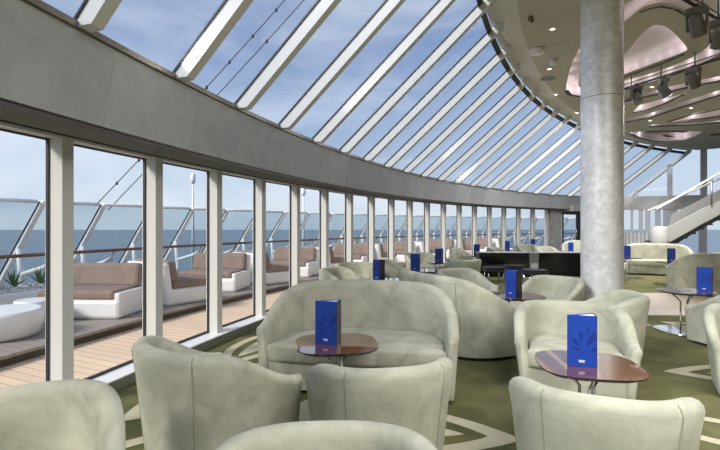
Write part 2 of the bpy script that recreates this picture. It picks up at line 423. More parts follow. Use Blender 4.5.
# dark light slots along recess rims
def slot(pts, z=ZC, wd=.09, h=.05):
    P = [at_height(x, y, z) for x, y in pts]; Q = []
    for i in range(len(P)-1):
        for s_ in range(6): Q.append(P[i].lerp(P[i+1], s_/6))
    Q.append(P[-1]); g = MB()
    rows = []
    for i, p in enumerate(Q):
        t = (Q[min(i+1, len(Q)-1)]-Q[max(0, i-1)]); t.z = 0; t.normalize(); nn = Vector((-t.y, t.x, 0))*wd*.75
        rows.append([p-nn+Vector((0, 0, -.029)), p+nn+Vector((0, 0, -.029)), p+nn+Vector((0, 0, -.02)), p-nn+Vector((0, 0, -.02))])
    g.grid(rows, M['slot'], False, True); g.face(rows[0], M['slot']); g.face(rows[-1], M['slot']); g.build('light_slot', cl, merge=False)
slot([(566, 89.5), (570, 94), (582, 96)], wd=.07)
slot([(640, 11), (650, 7), (662, 5), (676, 8), (690, 16)], wd=.025)
slot([(622, 77), (640, 70.5), (662, 62.5), (684, 53)], wd=.05)
slot([(612, 92), (655, 80.5), (690, 68), (720, 54)], wd=.03)
slot([(612, 103.5), (660, 92.8), (690, 86), (722, 79.5)], wd=.09)
slot([(633, 112), (648, 109), (665, 102.5), (684, 93.5)], wd=.06)
slot([(612, 123), (624, 122), (650, 117), (680, 107), (722, 93.5)], wd=.08)
slot([(667, 121.5), (690, 114.5), (722, 107.6)], wd=.08); slot([(690, 119.3), (722, 115.5)], wd=.1); slot([(649, 126), (690, 124.5), (722, 121.5)], wd=.13)
slot([(646, 131.2), (666, 130.6), (686, 131.2)], wd=.17); slot([(631, 133), (638, 136.8), (650, 140.2), (666, 141.2), (682, 139.6)], wd=.08)
slot([(664, 134.6), (670, 136), (674, 135.4)], wd=.12); slot([(710, 134.8), (722, 134)], wd=.12)

# ------------------------------------------------------------------ end wall (glazed), in the plane of the last rafter
def EW(t, z, off=0): q = PE+DH*t+NH*off; q.z = z; return q
def ewbox(g, t0, t1, z0, z1, m, d0=0.0, d1=.16):
    g.hexa([EW(t0, z0, d0), EW(t1, z0, d0), EW(t1, z0, d1), EW(t0, z0, d1)], [EW(t0, z1, d0), EW(t1, z1, d0), EW(t1, z1, d1), EW(t0, z1, d1)], m)
def ew_t(px):                                  # where a picture column meets the wall
    k = (px-360)/F; return (k*PE.y-PE.x)/(DH.x-k*DH.y)
g = MB(); ewbox(g, -.6, 16, EYE+.73, EYE+1.36, M['endband'], -.05, .2)
struct(g.build('wall_end'), 'grey band across the glazed end wall', 'wall')
g = MB(); ewbox(g, -1.0, ew_t(668), .0, 1.08, M['ribbed'], 0, .1); struct(g.build('wall_low'), 'pale ribbed low wall under the end windows', 'wall')
for px, wd, up in ((637, .13, 0), (670, .2, 0), (704, .24, 0), (745, .24, 0), (790, .24, 0)):
    wi += 1; t = ew_t(px); zt = min(ZC, EYE+1.27+t*SLOPE-.05)
    g = MB(); ewbox(g, t-wd/2, t+wd/2, EYE+1.36, zt, M['steelgrey'], 0, .14)
    o = struct(g.build('window_%d' % wi), 'grey upright of the upper end window', 'window')
g = MB(); P = [EW(.1, EYE+1.36, .07), EW(16, EYE+1.36, .07), EW(16, ZC, .07), EW(2.5, ZC, .07)]
g.face(P, M['glass']); g.build('pane', o, merge=False)
lows = [(632, .10), (641, .16), (648, .2), (658, .22), (670.5, .55), (703, .3), (745, .3)]
for px, wd in lows:
    wi += 1; t = ew_t(px)
    g = MB(); ewbox(g, t-wd/2, t+wd/2, 1.08 if px < 668 else 0, EYE+.74, M['steelgrey'], 0, .12)
    o = struct(g.build('window_%d' % wi), 'grey upright of the lower end window', 'window')
g = MB(); g.face([EW(-.9, .0, .06), EW(16, .0, .06), EW(16, EYE+.74, .06), EW(-.9, EYE+.74, .06)], M['glass']); g.build('pane', o, merge=False)
# pier and entrance door at the end of the curved wall
ad = A0+DA*LAST+TH
g = MB(); ring(g, 27.85, 27.45, 0, 2.4, ad, ad+.022, M['stone_pier'], 2); struct(g.build('wall_pier'), 'marble pier beside the entrance door', 'wall')
g = MB(); ring(g, 27.7, 27.55, 0, 2.4, ad+.024, ad+.030, M['white'], 1); ring(g, 27.75, 26.95, EYE+.62, EYE+.85, ad+.024, a_e-.03, M['endband'], 6)
struct(g.build('trim_4'), 'pale casing and header box around the entrance door', 'trim')
dw = (a_e-.03-(ad+.032))/2
for k in range(2):
    lo = ad+.032+dw*k; hi = lo+dw-.001
    g = MB()
    ring(g, 27.7, 27.62, 0, EYE+.62, lo, lo+.007, M['blacktrim'], 1); ring(g, 27.7, 27.62, 0, EYE+.62, hi-.007, hi, M['blacktrim'], 1)
    ring(g, 27.7, 27.62, EYE+.48, EYE+.62, lo, hi, M['blacktrim'], 2); ring(g, 27.7, 27.62, 0, .2, lo, hi, M['blacktrim'], 2)
    o = struct(g.build('door_%d' % (k+1)), 'dark framed glass door leaf at the end of the curved wall', 'door')
    g = MB(); ring(g, 27.665, 27.655, .2, EYE+.48, lo+.007, hi-.007, M['glass'], 2); g.build('pane', o)
    g = MB(); q = arc(27.58, (hi-.012) if k == 0 else lo+.012); g.tube([q+Vector((0, 0, .9)), q+Vector((0, 0, 1.3))], .018, M['chrome'])
    g.build('door_handle', o)

# ------------------------------------------------------------------ floors
g = MB(); poly = [tuple(arc(27.56, a_s+(a_e-a_s)*k/80)[:2]) for k in range(81)]+[tuple(EW(16, 0)[:2]), (30, -8)]
poly = [(poly[0][0], -8)]+poly
g.prism(poly, -.06, 0, M['carpet'])
def leaf(tip, end, width, stroke, z=.004, inner=True):
    """cream leaf outline woven into the carpet"""
    tip, end = Vector(tip), Vector(end); ax = end-tip; ln = ax.length; ax.normalize(); nn = Vector((-ax.y, ax.x))
    def pt(s_, side, wd, l0, l1): return tip+ax*(l0+(l1-l0)*s_)+nn*side*wd*sin(pi*s_)**.85
    for side in (-1, 1):
        for k in range(28):
            u, v = k/28, (k+1)/28
            q = [pt(u, side, width, 0, ln), pt(v, side, width, 0, ln), pt(v, side, width-stroke, stroke*2.2, ln-stroke*2.2), pt(u, side, width-stroke, stroke*2.2, ln-stroke*2.2)]
            g.face([Vector((*p, z)) for p in q], M['cream'])
    if inner:
        P = [pt(k/24, -1, width*.36, ln*.2, ln*.8) for k in range(25)]+[pt(1-k/24, 1, width*.36, ln*.2, ln*.8) for k in range(1, 24)]
        g.face([Vector((*p, z)) for p in P], M['cream'])
leaf((1.09, 3.1), (-.75, 3.5), .40, .10)
leaf((3.0, 4.55), (4.9, 4.25), .36, .10)
leaf((-1.78, 3.38), (-.9, 4.9), .33, .10)
leaf((-1.9, 2.7), (-.2, 3.3), .34, .1)
leaf((-1.45, 4.7), (-.9, 6.5), .33, .1)
leaf((4.2, 6.6), (3.2, 8.0), .35, .1); leaf((5.1, 6.25), (4.5, 6.9), .2, .08, inner=False)
leaf((2.05, 3.55), (3.0, 2.9), .25, .09, inner=False); leaf((2.2, 1.9), (3.6, 2.2), .33, .1)
leaf((4.9, 5.0), (6.3, 4.0), .4, .1); leaf((1.6, 7.3), (3.0, 8.2), .38, .1); leaf((7.4, 9.9), (9.2, 10.9), .4, .1); leaf((4.0, 10.2), (5.6, 11.0), .4, .1)
fl = struct(g.build('floor', merge=False), 'olive green carpet with cream leaf outlines', 'floor')
g = MB(); g.box((6.9, 8.55, .006), (4.6, 2.4, .012), M['dance']); struct(g.build('floor_dance'), 'pale timber dance floor let into the carpet', 'floor')
g = MB()
for k in range(60):
    a, b_ = a_s-.1+(1.3-a_s+.1)*k/60, a_s-.1+(1.3-a_s+.1)*(k+1)/60
    g.hexa([arc(29.3, a, -.06), arc(29.3, b_, -.06), arc(27.57, b_, -.06), arc(27.57, a, -.06)], [arc(29.3, a, 0), arc(29.3, b_, 0), arc(27.57, b_, 0), arc(27.57, a, 0)], M['teak'])
struct(g.build('floor_deck'), 'pale teak deck outside the windows', 'floor')
g = MB()
for k in range(60):
    a, b_ = a_s-.1+(1.3-a_s+.1)*k/60, a_s-.1+(1.3-a_s+.1)*(k+1)/60
    g.hexa([arc(33.6, a, -.06), arc(33.6, b_, -.06), arc(29.17, b_, -.06), arc(29.17, a, -.06)], [arc(33.6, a, .085), arc(33.6, b_, .085), arc(29.17, b_, .085), arc(29.17, a, .085)], M['platedge'])
    g.hexa([arc(33.6, a, .085), arc(33.6, b_, .085), arc(29.14, b_, .085), arc(29.14, a, .085)], [arc(33.6, a, .12), arc(33.6, b_, .12), arc(29.14, b_, .12), arc(29.14, a, .12)], M['plat'])
struct(g.build('floor_platform'), 'raised grey brown plank platform along the deck', 'floor')
g = MB(); s_ = 1500
rows = [[Vector((-s_+2*s_*i/40, -s_+2*s_*j/40, -14)) for i in range(41)] for j in range(41)]
g.grid(rows, M['sea'], False); struct(g.build('sea'), 'open blue sea beyond the windscreen', 'sea')

# ------------------------------------------------------------------ column
cpos = Vector((3.48, 6.62, 0))
g = MB(); g.lathe(cpos, [(.278, 0), (.278, 3.26)], M['silver'], 48); g.lathe(cpos, [(.278, 3.268), (.278, ZC-.02)], M['silver'], 48); g.lathe(cpos, [(.274, 3.2), (.274, 3.3)], M['blacktrim'], 32, cap=False)
g.lathe(cpos, [(.292, 0), (.292, .07)], M['steel'], 48)
tag(g.build('column', merge=False), 'tall round column clad in mottled silver leaf', 'column')['kind'] = 'structure'

# ------------------------------------------------------------------ seating
def sm(t): t = max(0, min(1, t)); return t*t*(3-2*t)
def tub(name, label, cat, W, D, Hb, Ha, seat, th, loc, rz, group, rb):
    """tub seat facing local -Y: one wrapping shell, loose seat, front panel, plinth"""
    root = thing(name, label, cat, loc, rz, group)
    hw, fy, by = W/2-th/2, -D/2, D/2-th/2
    # plan of the wall's centre line: front left -> around the back -> front right
    path = []
    K = 64; p_ = 2.8 if W < 1.2 else 2.7
    raw = []
    ry = D*rb; cy = by-ry
    for k in range(K+1):
        t = pi*(1-k/K)
        c_, s2 = cos(t), sin(t); e_ = 2/p_
        raw.append(Vector((hw*math.copysign(abs(c_)**e_, c_), cy+ry*abs(s2)**e_)))
    raw = [Vector((-hw, fy+th*.45))]+raw+[Vector((hw, fy+th*.45))]
    acc = [0]
    for i in range(1, len(raw)): acc.append(acc[-1]+(raw[i]-raw[i-1]).length)
    NS = 56
    def samp(s_):
        for i in range(1, len(raw)):
            if acc[i] >= s_ or i == len(raw)-1:
                return raw[i-1].lerp(raw[i], (s_-acc[i-1])/max(1e-6, acc[i]-acc[i-1]))
    path = [samp(acc[-1]*k/NS) for k in range(NS+1)]
    def prof(p, nn, h, sc=1.0):
        r = th/2*sc; out = []
        tp = lambda z: .085*(1-z/Hb)*(.9 if W < 1.2 else .8)     # outer wall leans in towards the floor
        for z in (.035, .12, .25, .38, .5): 
            zz = min(z, h-r-.02)*1.0 if z == .5 else z*min(1, (h-r-.02)/.5)
            out.append((r-tp(zz), zz))
        for q in range(7):
            a_ = pi*q/6; out.append((r*cos(a_)-(tp(h) if q < 3 else 0)*(1-q/3 if q < 3 else 0), h-r+r*sin(a_)))
        for z in (.75, .5, .25, 0): out.append((-r-.03*(1-z), seat-.1+(h-r-seat+.1)*z))
        out.append((-r-.03, .035))
        return [Vector((p.x+nn.x*o_, p.y+nn.y*o_, z)) for o_, z in out]
    rows = []
    for k, p in enumerate(path):
        t = (path[min(k+1, NS)]-path[max(k-1, 0)]).normalized(); nn = Vector((-t.y, t.x))
        if nn.dot(p-Vector((0, -D*.2))) < 0: nn = -nn
        fr = (p.y-(fy))/(D)                                    # 0 front .. 1 back
        h = Ha+(Hb-Ha)*sm((fr-.02)/(.80 if W < 1.2 else .88))
        rows.append(prof(p, nn, h))
    def endrows(row, sgn):
        c = sum(row, Vector())/len(row); out = []
        for sc, dy in ((.93, .32), (.72, .48), (.35, .56)):
            rr = []
            for v in row:
                cx_ = (row[2].x+row[-3].x)/2
                rr.append(Vector((cx_+(v.x-cx_)*sc, v.y-dy*th, v.z-(v.z > Ha-th)*(1-sc)*.03)))
            out.append(rr)
        return out
    E0, E1 = endrows(rows[0], -1), endrows(rows[-1], 1)
    full = E0[::-1]+rows+E1
    g = MB(); g.grid(full, M['suede'], True); g.face(full[0], M['suede'], True); g.face(full[-1][::-1], M['suede'], True)
    sh = g.build('shell', root)
    # seams on the outside of the shell
    for idx in ((NS*.36, NS*.64) if W < 1.2 else (NS*.28, NS*.5, NS*.72)):
        r_ = rows[int(idx)]; n2 = (r_[0]-r_[-1]); n2.z = 0; n2.normalize()
        g = MB(); g.tube([v+n2*.0005 for v in r_[:8]], .0032, M['seam'], 6, cap=False); g.build('seam', sh, merge=False)
    # seat: rounded slab filling the inside
    inn = [Vector((r_[-2].x, r_[-2].y)) for r_ in rows]
    cen = Vector((0, -.02))
    poly2 = [cen+(p-cen)*1.02 for p in inn]
    xs = W/2-th-.005
    front = [Vector((xs-2*xs*k/10, fy+.0-.03*sin(pi*k/10))) for k in range(11)]
    loop = poly2+front
    g = MB(); R_ = []
    for sc, z in ((.985, seat-.15), (1.0, seat-.12), (1.0, seat-.03), (.985, seat-.008), (.95, seat+.004), (.6, seat+.016), (.05, seat+.02)):
        R_.append([Vector((cen.x+(p.x-cen.x)*sc, cen.y+(p.y-cen.y)*sc, z)) for p in loop])
    g.grid(R_, M['suede'], True, True); g.face(R_[0][::-1], M['suede']); g.face(R_[-1], M['suede'], True)
    g.build('seat', root)
    g = MB(); fp = [(xs+.012, fy+.005), (-xs-.012, fy+.005), (-xs-.012, fy+.10), (xs+.012, fy+.10)]
    g.prism(fp, .035, seat-.13, M['suede']); g.build('front_panel', root, bevel=.01)
    g = MB(); pl = [((r_[0].x)*.93, r_[0].y*.93) for r_ in rows]
    g.prism(pl, 0.0, .05, M['plinth']); g.build('plinth', root, merge=False)
    return root
def face_rz(d): return atan2(d[0], -d[1])          # local -Y turned to d
ac = tub('tub_armchair', '', 'armchair', .88, .80, .70, .46, .38, .105, (0, 0, 0), 0, 'sage suede tub armchairs', .56)
sf = tub('tub_loveseat', '', 'sofa', 1.78, .90, .89, .57, .42, .12, (0, 0, 0), 0, 'sage suede loveseats', .74)
first = {'a': True, 's': True}
def seatput(kind, x, y, d, label):
    src = ac if kind == 'a' else sf
    rz = face_rz(d)
    if first[kind]:
        first[kind] = False; src.location = (x, y, .004); src.rotation_euler = (0, 0, rz); src['label'] = label; return src
    return dup(src, src.name.split('.')[0], label, 'armchair' if kind == 'a' else 'sofa', (x, y, .004), rz, src['group'])
seats = [
 ('a', -1.42, 1.84, (.50, -.86), 'sage suede tub armchair cut off by the bottom left corner, beside the window sill'),
 ('a', -.11, 1.40, (.05, -1), 'sage suede tub armchair at bottom centre showing only its arched back rim'),
 ('a', -.97, 2.95, (.60, .80), 'sage tub armchair nearest the windows, turned away toward the mahogany table and loveseat'),
 ('a', .11, 2.75, (-.18, .98), 'sage tub armchair seen from behind, straight in front of the loveseat and mahogany table'),
 ('s', .02, 4.28, (-.16, -.99), 'wide sage loveseat facing us behind the front mahogany table, closest to the windows'),
 ('a', 1.93, 4.20, (-.34, -.94), 'sage tub armchair facing us behind the table that reflects pale stripes'),
 ('a', 1.20, 2.32, (.40, .92), 'large sage tub armchair seen from behind at bottom right before the striped table'),
 ('a', 2.74, 5.12, (-.96, .28), 'sage tub armchair seen from its side and back, in front of the silver column'),
 ('s', 1.05, 5.60, (.92, .39), 'sage loveseat with its tall back to us, right of the facing loveseat'),
 ('a', 1.72, 7.65, (.5, -.86), 'sage tub armchair peeking over the tall back of the second loveseat'),
 ('a', 2.70, 6.50, (-.80, -.60), 'sage tub armchair touching the left edge of the silver column, beyond the pale topped table'),
 ('a', 4.5, 5.40, (-.15, .98), 'sage tub armchair at right, back to us, beside the shiny floor plate'),
 ('a', 3.53, 4.02, (-.5, -.86), 'sage tub armchair mostly cut off by the right picture edge'),
 ('a', -.28, 7.95, (.9, -.42), 'shaded tub armchair peeping over the left half of the front loveseat'),
 ('a', -.05, 8.98, (.3, -.95), 'tub armchair almost hidden between two shaded armchairs along the windows'),
 ('a', .70, 9.78, (.95, -.3), 'shaded tub armchair between the first and second far menus along the windows'),
 ('a', 1.62, 12.2, (.3, -.95), 'tub armchair behind the third menu from the left along the windows'),
 ('a', 2.25, 10.25, (-.4, .9), 'dark sided tub armchair with its back to us left of the black divider'),
 ('a', 3.25, 14.6, (.9, -.4), 'small tub armchair just left of the black divider, under the window mullions'),
 ('a', 4.62, 15.2, (.8, -.6), 'small pale tub armchair rising behind the left half of the black divider'),
 ('a', 6.45, 17.65, (.2, -1), 'small pale tub armchair behind the divider beside the farthest menu'),
 ('a', 6.5, 15.95, (.4, -.9), 'pale tub armchair behind the divider in front of the marble pier'),
 ('s', 8.1, 16.35, (-.35, -.94), 'far pale loveseat behind the divider in front of the entrance door'),
 ('s', 8.75, 13.55, (-.45, -.9), 'pale loveseat right of the silver column in front of the ribbed low wall'),
 ('s', 7.42, 9.45, (.2, .98), 'pale loveseat with its back to us beyond the right edge table'),
 ('a', 9.6, 12.1, (-.8, -.6), 'pale tub armchair under the dark steps of the staircase'),
 ('a', 6.35, 11.9, (.6, -.5), 'tub armchair partly hidden behind the right side of the silver column'),
]
for s_ in seats:
    o = seatput(*s_)
    if 'nearest the windows, turned away' in s_[4]: o.scale = (1.10, 1.0, 1.04)
    if 'reflects pale stripes' in s_[4]: o.scale = (1.17, 1.08, 1)

# ------------------------------------------------------------------ tables and menus
def superpts(r, p=3.2, n=48, sx=1, sy=1):
    out = []
    for k in range(n):
        t = 2*pi*k/n; c, s_ = cos(t), sin(t); out.append((sx*r*math.copysign(abs(c)**(2/p), c), sy*r*math.copysign(abs(s_)**(2/p), s_)))
    return out
TBH = .55
def make_table(label, loc, rz):
    r = thing('cocktail_table', label, 'table', loc, rz, 'mahogany cocktail tables')
    g = MB(); g.prism(superpts(.31), TBH-.008, TBH, M['edge'], M['mahog']); g.build('tabletop', r, merge=False)
    g = MB(); P, Q = superpts(.308), superpts(.28)
    g.grid([[Vector((*p, TBH-.026)) for p in Q], [Vector((*p, TBH-.0085)) for p in P]], M['edge'], True, True)
    g.face([Vector((*p, TBH-.026)) for p in Q][::-1], M['edge']); g.face([Vector((*p, TBH-.0085)) for p in P], M['edge']); g.build('underframe', r, merge=False)
    for k in range(3):
        a = 2*pi*k/3+.5
        g = MB(); g.tube([(.05*cos(a), .05*sin(a), .015), (.05*cos(a), .05*sin(a), .40), (.16*cos(a), .16*sin(a), TBH-.03)], .011, M['chrome'], 8); g.build('leg', r)
    g = MB(); g.prism(superpts(.33), .0, .014, M['basem']); g.build('base_plate', r, bevel=.003)
    return r
tb = None
tables = [
 (-.18, 3.50, .12, 'mahogany cocktail table in front of the facing loveseat'),
 (1.47, 2.97, -.2, 'mahogany cocktail table mirroring pale rafter stripes, before the armchair that faces us'),
 (2.0, 5.85, .1, 'pale reflecting cocktail table between the second loveseat and the column'),
 (4.43, 6.27, 0, 'pale reflecting cocktail table near the right edge with a shiny base plate'),
 (.5, 7.45, 0, 'cocktail table hidden behind the front loveseat carrying a dark blue menu'),
 (1.32, 9.1, .2, 'cocktail table with the second menu along the windows'),
 (1.9, 11.1, 0, 'cocktail table with the third menu along the windows'),
 (3.45, 13.55, .3, 'small cocktail table at the left end of the black divider'),
 (5.25, 16.4, 0, 'tiny cocktail table behind the middle of the black divider'),
 (7.0, 18.6, 0, 'farthest cocktail table by the last window mullions'),
 (6.9, 15.1, 0, 'cocktail table behind the divider just left of the silver column'),
 (7.4, 12.7, 0, 'cocktail table just right of the silver column'),
 (7.6, 11.2, .2, 'cocktail table below the foot of the staircase'),
]
for x, y, rz, lab in tables:
    if tb is None: tb = make_table(lab, (x, y, .004), rz)
    else: dup(tb, 'cocktail_table', lab, 'table', (x, y, .004), rz, tb['group'])
def make_menu(label, loc, rz):
    """standing three-sided menu, front towards local -Y, hollow top"""
    r = thing('menu_stand', label, 'menu', loc, rz, 'blue table menus')
    W2, H, d = .086, .325, .11
    A, B, C = Vector((-W2, 0, 0)), Vector((W2, 0, 0)), Vector((W2*.97, d, 0))
    up = Vector((0, 0, H)); th = .004
    def panel(p, q, m, nm, par):
        t = (q-p).normalized(); n_ = Vector((-t.y, t.x, 0))*th
        g = MB(); g.hexa([p, q, q+n_, p+n_], [p+up, q+up, q+n_+up, p+n_+up], m); return g.build(nm, par)
    fc = panel(A, B, M['blue'], 'front_panel', r); panel(B, C, M['menuside'], 'side_panel', r); panel(C, A, M['blue'], 'rear_panel', r)
    g = MB(); P = [A+Vector((.012, .006, H-.006)), B+Vector((-.006, .006, H-.006)), C+Vector((-.002, -.008, H-.006))]
    g.face(P, M['paper']); g.face([p-Vector((0, 0, .004)) for p in P][::-1], M['paper']); g.build('paper_insert', r, merge=False)
    # leaf emblem on the front
    g = MB()
    for (x, z, a, l, wd) in ((.03, .13, 1.15, .11, .03), (.0, .16, 1.75, .07, .022), (-.015, .125, 2.2, .07, .02), (.05, .10, .6, .07, .022), (-.005, .10, 2.8, .06, .016), (.03, .215, 1.3, .045, .014), (.065, .165, .9, .05, .014)):
        pts = []
        for k in range(17):
            t = k/8; s_ = t if t <= 1 else 2-t; side = 1 if t <= 1 else -1
            u, v = l*s_, side*wd*.5*sin(pi*s_)
            pts.append(Vector((x+u*cos(a)-v*sin(a), -.0008, z+u*sin(a)+v*cos(a))))
        pts = [p for p in pts if p.x < W2-.003]
        if len(pts) > 2: g.face(pts[:-1], M['bluedark'])
    g.build('leaf_emblem', fc, merge=False)
    g = MB()
    for x, wd, hh in ((-.014, .006, .012), (-.005, .007, .009), (.004, .006, .012), (.013, .007, .009)):
        g.box((x-.002, -.001, .038), (wd, .001, hh), M['paper'])
    g.box((-.001, -.001, .028), (.03, .001, .002), M['paper']); g.build('small_lettering', fc, merge=False)
    g = MB()
    for z, hh in ((.165, .24),):
        mid = B.lerp(C, .5)+Vector((0, 0, z)); t = (C-B).normalized(); n_ = Vector((t.y, -t.x, 0))*.001
        g.face([mid-t*.03+n_+Vector((0, 0, -hh/2)), mid+t*.03+n_+Vector((0, 0, -hh/2)), mid+t*.03+n_+Vector((0, 0, hh/2)), mid-t*.03+n_+Vector((0, 0, hh/2))], M['menuphoto'])
    g.build('photo_panel', r, merge=False)
    return r
mn = None
menus = [
 (-.255, 3.44, -.27, 'royal blue standing menu on the table before the facing loveseat'),
 (1.40, 2.90, -.32, 'royal blue standing menu on the table with striped reflections'),
 (1.90, 5.80, -1.05, 'royal blue standing menu on the pale table before the silver column'),
 (4.64, 6.2, -.75, 'royal blue standing menu at the right picture edge on the shiny based table'),
 (.27, 7.52, -.85, 'dark blue standing menu just above the front loveseat back'),
 (1.08, 9.05, -.3, 'dark blue standing menu second along the windows, between two shaded armchairs'),
 (1.9, 11.15, -.5, 'blue standing menu third along the windows, left of the divider'),
 (3.45, 13.6, -.3, 'bright blue menu against the left end of the black divider'),
 (5.25, 16.4, 0, 'small dark blue menu above the left half of the divider'),
 (7.0, 18.6, 0, 'smallest blue menu seen farthest away in front of the last windows'),
 (6.9, 15.05, 0, 'dark blue menu behind the divider just left of the column'),
 (7.36, 12.68, -.5, 'dark blue menu just right of the silver column'),
 (7.58, 11.2, -.5, 'dark blue menu on the table under the foot of the staircase'),
]
for x, y, rz, lab in menus:
    z = .004+TBH+.001
    if mn is None: mn = make_menu(lab, (x, y, z), rz)
    else: dup(mn, 'menu_stand', lab, 'menu', (x, y, z), rz, mn['group'])

# ------------------------------------------------------------------ black divider and dark stools
def divider(x0, x1, y, lab):
    r = thing('low_divider', lab, 'divider', ((x0+x1)/2, y, .004), 0, 'black low dividers')
    w_ = (x1-x0)
    g = MB(); g.box((0, 0, .35), (w_, .35, .626), M['black']); g.build('cabinet', r, bevel=.008)
    g = MB(); g.box((0, 0, .675), (w_+.02, .40, .022), M['palestone']); g.build('ledge', r, bevel=.005)
    g = MB(); g.box((0, 0, .02), (w_-.1, .3, .04), M['blacktrim']); g.build('plinth', r)
    for k in range(7):
        x = -w_/2+w_*(k+.5)/7
        g = MB(); g.box((x, -.178, .34), (w_/7-.02, .012, .5), M['black']); g.build('front_panel', r, bevel=.004)
    return r
divider(3.32, 4.7, 13.0, 'black lacquered low divider, left of its grey post'); divider(5.0, 7.0, 13.0, 'longer black lacquered low divider running behind the column')
g = MB(); g.box((4.85, 12.98, .34), (.26, .36, .66), M['greypost']); g.box((4.85, 12.78, .30), (.2, .02, .16), M['palestone'])
tag(g.build('divider_post', bevel=.006), 'short grey post between the two black dividers', 'post').location.z = .004
def stool(x, y, lab):
    r = thing('low_stool', lab, 'stool', (x, y, .004), 0, 'dark low stools')
    g = MB(); g.prism(superpts(.26, 4), .30, .40, M['blacktrim']); g.build('cushion', r, merge=False)
    for sx in (-1, 1):
        for sy in (-1, 1):
            g = MB(); g.tube([(.18*sx, .18*sy, 0), (.18*sx, .18*sy, .3)], .014, M['chrome'], 8); g.build('leg', r)
stool(3.35, 11.5, 'dark low stool under the left end of the black divider'); stool(4.1, 10.8, 'dark low stool behind the royal blue menu of the pale table'); stool(4.0, 12.0, 'dark low stool right in front of the left black divider')

# ------------------------------------------------------------------ ceiling fittings
def spot(px, py, z, lab, tilt, rz):
    p = at_height(px, py, z)
    r = thing('stage_spotlight', lab, 'spotlight', p, rz, 'stage spotlights on ceiling tracks')
    g = MB(); g.box((0, 0, .0), (.24, .16, .09), M['spot']); g.build('base_box', r, bevel=.01)
    g = MB()
    for s_ in (-1, 1): g.box((.115*s_, 0, -.14), (.025, .07, .24), M['spot'])
    g.build('yoke', r, bevel=.006)
    R = Matrix.Rotation(tilt, 3, 'X'); c = Vector((0, 0, -.2))
    g = MB(); rows = []
    for rad, y in ((.05, .15), (.085, .12), (.095, .02), (.10, -.10), (.10, -.14)):
        rows.append([c+R @ Vector((rad*cos(2*pi*k/20), y, rad*sin(2*pi*k/20))) for k in range(20)])
    g.grid(rows, M['spot'], True, True); g.face(rows[0], M['spot']); h = g.build('lamp_head', r)
    g = MB(); rw = [[c+R @ Vector((rad*cos(2*pi*k/20), y, rad*sin(2*pi*k/20))) for k in range(20)] for rad, y in ((.098, -.141), (.07, -.148), (.01, -.152))]
    g.grid(rw, M['lens'], True, True); g.face(rw[-1], M['lens']); g.build('lens', h)
    g = MB(); g.box((0, 0, .07), (.05, .06, .05), M['spotdark']); g.build('clamp', r)
for a in ((636, 88, 4.45, 'stage spotlight on the lower ceiling track, closest to the column', 1.1, .3), (664, 81, 4.45, 'middle stage spotlight of the lower ceiling track', 1.0, 1.2), (693, 70.5, 4.45, 'stage spotlight farthest right on the lower ceiling track', .9, 2.0),
          (697, 11, 4.42, 'stage spotlight on the upper ceiling track nearest the curved recess', .9, 2.2), (719, 24, 4.42, 'stage spotlight on the upper ceiling track cut by the right edge', .8, 2.6)): spot(*a)
def track(p, q, lab):
    r = thing('lighting_track', lab, 'lighting track', p)
    d = q-p; g = MB(); g.tube([Vector(), d], .022, M['spotdark'], 8); g.build('bar', r)
    g = MB(); g.tube([Vector((0, 0, .09)), d+Vector((0, 0, .09))], .012, M['spot'], 8); g.build('upper_bar', r)
    for k in range(4):
        q_ = d*(.08+k*.28); g = MB(); g.tube([q_, Vector((q_.x, q_.y, ZC-.02-p.z))], .012, M['spotdark'], 6); g.build('hanger', r)
p, q = at_height(636, 85, 4.57), at_height(693, 67, 4.57); d = (q-p); track(p-d*.25, q+d*.75, 'slim dark lighting track with three spotlights across the ceiling')
p, q = at_height(697, 7, 4.54), at_height(719, 20, 4.54); d = (q-p); track(p-d*.7, q+d*.9, 'slim dark lighting track in the top right corner')
dls = [(552.5, 29, 'glowing downlight in the ceiling highest in the picture'), (549.5, 69, 'lit downlight left of the silver column, below the smoke detector'), (556, 94.5, 'faint downlight close to the curved ceiling edge'), (577, 113, 'downlight tight against the column edge near the skylight'),
       (652, 87, 'lit downlight between two stage spotlights'), (691, 108, 'small lit downlight between long ceiling recesses'), (650, 120.5, 'small lit downlight right of the column above the lens recess')]
for k, (px, py, lab) in enumerate(dls):
    p = at_height(px, py, ZC-.03); r = thing('downlight', lab, 'downlight', p, 0, 'recessed ceiling downlights')
    g = MB(); g.lathe((0, 0, 0), [(.04, -.004), (.075, -.008), (.08, .006)], M['soffit'], 20, cap=False); g.build('trim_ring', r)
    g = MB(); g.lathe((0, 0, 0), [(.001, -.002), (.045, -.003)], M['lamp'], 16, cap=False); g.build('lamp', r)
    ld = bpy.data.lights.new('downlight', 'SPOT'); ld.energy = 60; ld.color = (1, .85, .65); ld.spot_size = radians(100); ld.spot_blend = .8; ld.shadow_soft_size = .05
    lo_ = bpy.data.objects.new('downlight_beam', ld); COL.objects.link(lo_); lo_.parent = r; lo_.location = (0, 0, -.02)
g = MB(); c = at_height(537, 49, ZC-.025); g.lathe(c, [(.07, -.11), (.13, -.09), (.14, -.02), (.14, 0)], M['white'], 24); tag(g.build('smoke_detector'), 'white round box on the ceiling beneath the topmost downlight', 'detector')
g = MB(); c = at_height(553, 60, ZC-.025); g.lathe(c, [(.03, -.12), (.07, -.09), (.07, -.02), (.05, 0)], M['white'], 20); tag(g.build('ceiling_sensor'), 'small white domed sensor on the ceiling between the two lit downlights', 'sensor')
g = MB(); c = at_height(530.5, 17, ZC-.025); g.box(c+Vector((0, 0, -.03)), (.06, .08, .06), M['spot']); g.box(c+Vector((.03, 0, -.06)), (.03, .05, .05), M['spotdark']); tag(g.build('ceiling_camera'), 'tiny dark camera on the ceiling near its curved edge', 'camera')
